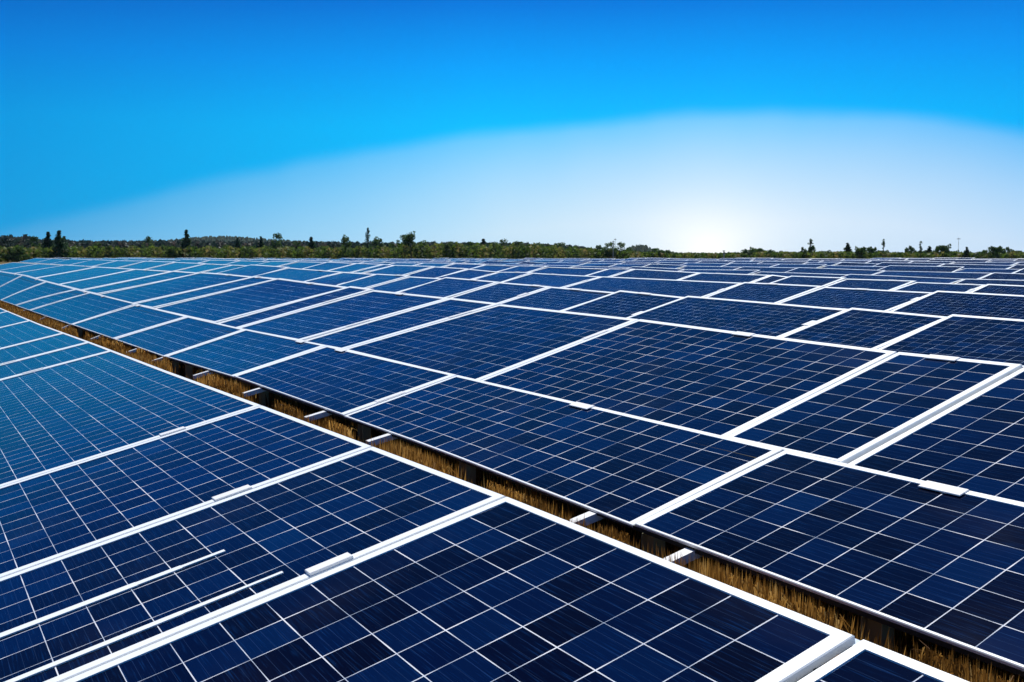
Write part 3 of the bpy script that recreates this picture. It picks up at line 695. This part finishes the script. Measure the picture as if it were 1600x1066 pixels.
band('undergrowth', -80, 1680, [(-80, 388), (600, 388), (640, 384), (820, 384), (900, 389), (940, 391), (1000, 395), (1040, 396.5), (1130, 397.2), (1200, 395), (1240, 395.5), (1330, 395), (1400, 396.5), (1480, 395.5), (1520, 396.5), (1680, 395)], 190, 9, 60000, .30, M_DRYLEAF, 2, 'mixed green and rusty undergrowth along the far edge of the solar field')
band('woodland', -120, 930, [(-120, 371), (45, 372), (60, 377), (150, 380), (300, 379), (450, 380), (620, 382), (700, 381), (820, 383), (900, 386), (930, 393)], 290, 26, 60000, .55, M_FARLEAF, 5, 'dull green and brown woodland behind the tree line')
def hill(name, x0, x1, prof, dist, label):
    m, t, b, M = new_mat('wooded_slope')
    tcn = N(t, 'ShaderNodeTexCoord'); n1 = N(t, 'ShaderNodeTexNoise'); n1.inputs['Scale'].default_value = .06; n1.inputs['Detail'].default_value = 8; n1.inputs['Roughness'].default_value = .7
    t.links.new(tcn.outputs['Object'], n1.inputs['Vector'])
    t.links.new(M.ramp(n1.outputs[0], [(.35, (.012, .026, .018)), (.55, (.035, .055, .035)), (.7, (.085, .080, .055))]), b.inputs['Base Color']); b.inputs['Roughness'].default_value = .95; b.inputs['Specular IOR Level'].default_value = .05
    r = np.random.default_rng(int(x1)); V = []; F = []; n = int((x1 - x0) / 1.5); m_ = 14
    for j in range(m_ + 1):
        for i in range(n + 1):
            x = x0 + (x1 - x0) * i / n; D = dist * (1 + .5 * j / m_)
            top = np.interp(x, [p[0] for p in prof], [p[1] for p in prof])
            az_ = px_az(x); h = (398.0 - top) / 1541.0 * dist * math.cos(R(az_)) + H
            s = math.sin(math.pi * min(1, .08 + j / m_)); z = (h - .5) * s + .5 + (r.uniform(-1, 1) * 1.6 if 0 < j < m_ else 0) * min(1, h / 10)
            X, Y = polar(az_, D); V.append((X, Y, z if j else -2))
    for j in range(m_):
        for i in range(n):
            q = j * (n + 1) + i; F.append((q, q + 1, q + n + 2, q + n + 1))
    o = mesh_obj(name, V, F, m, smooth=False); tag(o, label, 'hills', kind='structure')
hill('wooded_hills', -160, 640, [(-160, 366), (0, 366), (45, 366), (60, 371), (150, 374), (250, 373), (270, 371), (300, 367), (350, 364), (380, 366), (430, 371), (540, 377), (640, 388)], 900, 'long low wooded hills fading blue behind the trees')
hill('rounded_hill', 968, 1068, [(968, 398), (978, 389), (988, 383), (1000, 380.5), (1010, 383), (1022, 389), (1045, 393), (1068, 398)], 420, 'small rounded hill beside the low sun')

def slim(name, x, y, dist, rad, label, cat):
    px, py = polar(px_az(x), dist); gz = soil_z(px, py); h = (398.5 - y) / 1541.0 * dist * math.cos(R(px_az(x))) + (H - gz)
    t = empty(name, (px, py, gz)); tag(t, label, cat)
    mb = MB(); mb.tube((0, 0, -.3), (0, 0, h), rad, rad * .6, 8); mb.build('shaft', M_POLE, t)
    mb = MB(); mb.box(-.3, .3, -.05, .05, h * .93, h * .93 + .1); mb.build('cross_arm', M_POLE, t)
slim('utility_pole', 958, 377, 170, .09, 'pale utility pole in front of the round trees', 'pole')
slim('utility_pole', 961, 373, 182, .05, 'thin grey pole between the two round trees', 'pole')
slim('utility_pole', 1497, 372, 182, .035, 'very thin mast standing alone above the right-hand bushes', 'pole')
slim('marker_post', 1131, 392, 178, .16, 'short dark post just right of the low sun', 'post')

# ------------------------------------------------------------------ the air
mb = MB(); mb.box(-1700, 900, -500, 1700, -4, 26)
hz = bpy.data.materials.new('thin_air'); hz.use_nodes = True; ht = hz.node_tree; ht.nodes.clear()
pv = N(ht, 'ShaderNodeVolumePrincipled'); pv.inputs['Color'].default_value = (.62, .84, 1.0, 1); pv.inputs['Density'].default_value = HAZE; pv.inputs['Anisotropy'].default_value = .3
ho = N(ht, 'ShaderNodeOutputMaterial'); ht.links.new(pv.outputs[0], ho.inputs['Volume'])
tag(mb.build('haze', hz), 'pale blue haze in the air over the field', 'haze', kind='stuff')

labs = [o.get('label') for o in scene.objects if o.parent is None and o.get('category')]
print('duplicate labels', len(labs) - len(set(labs)))
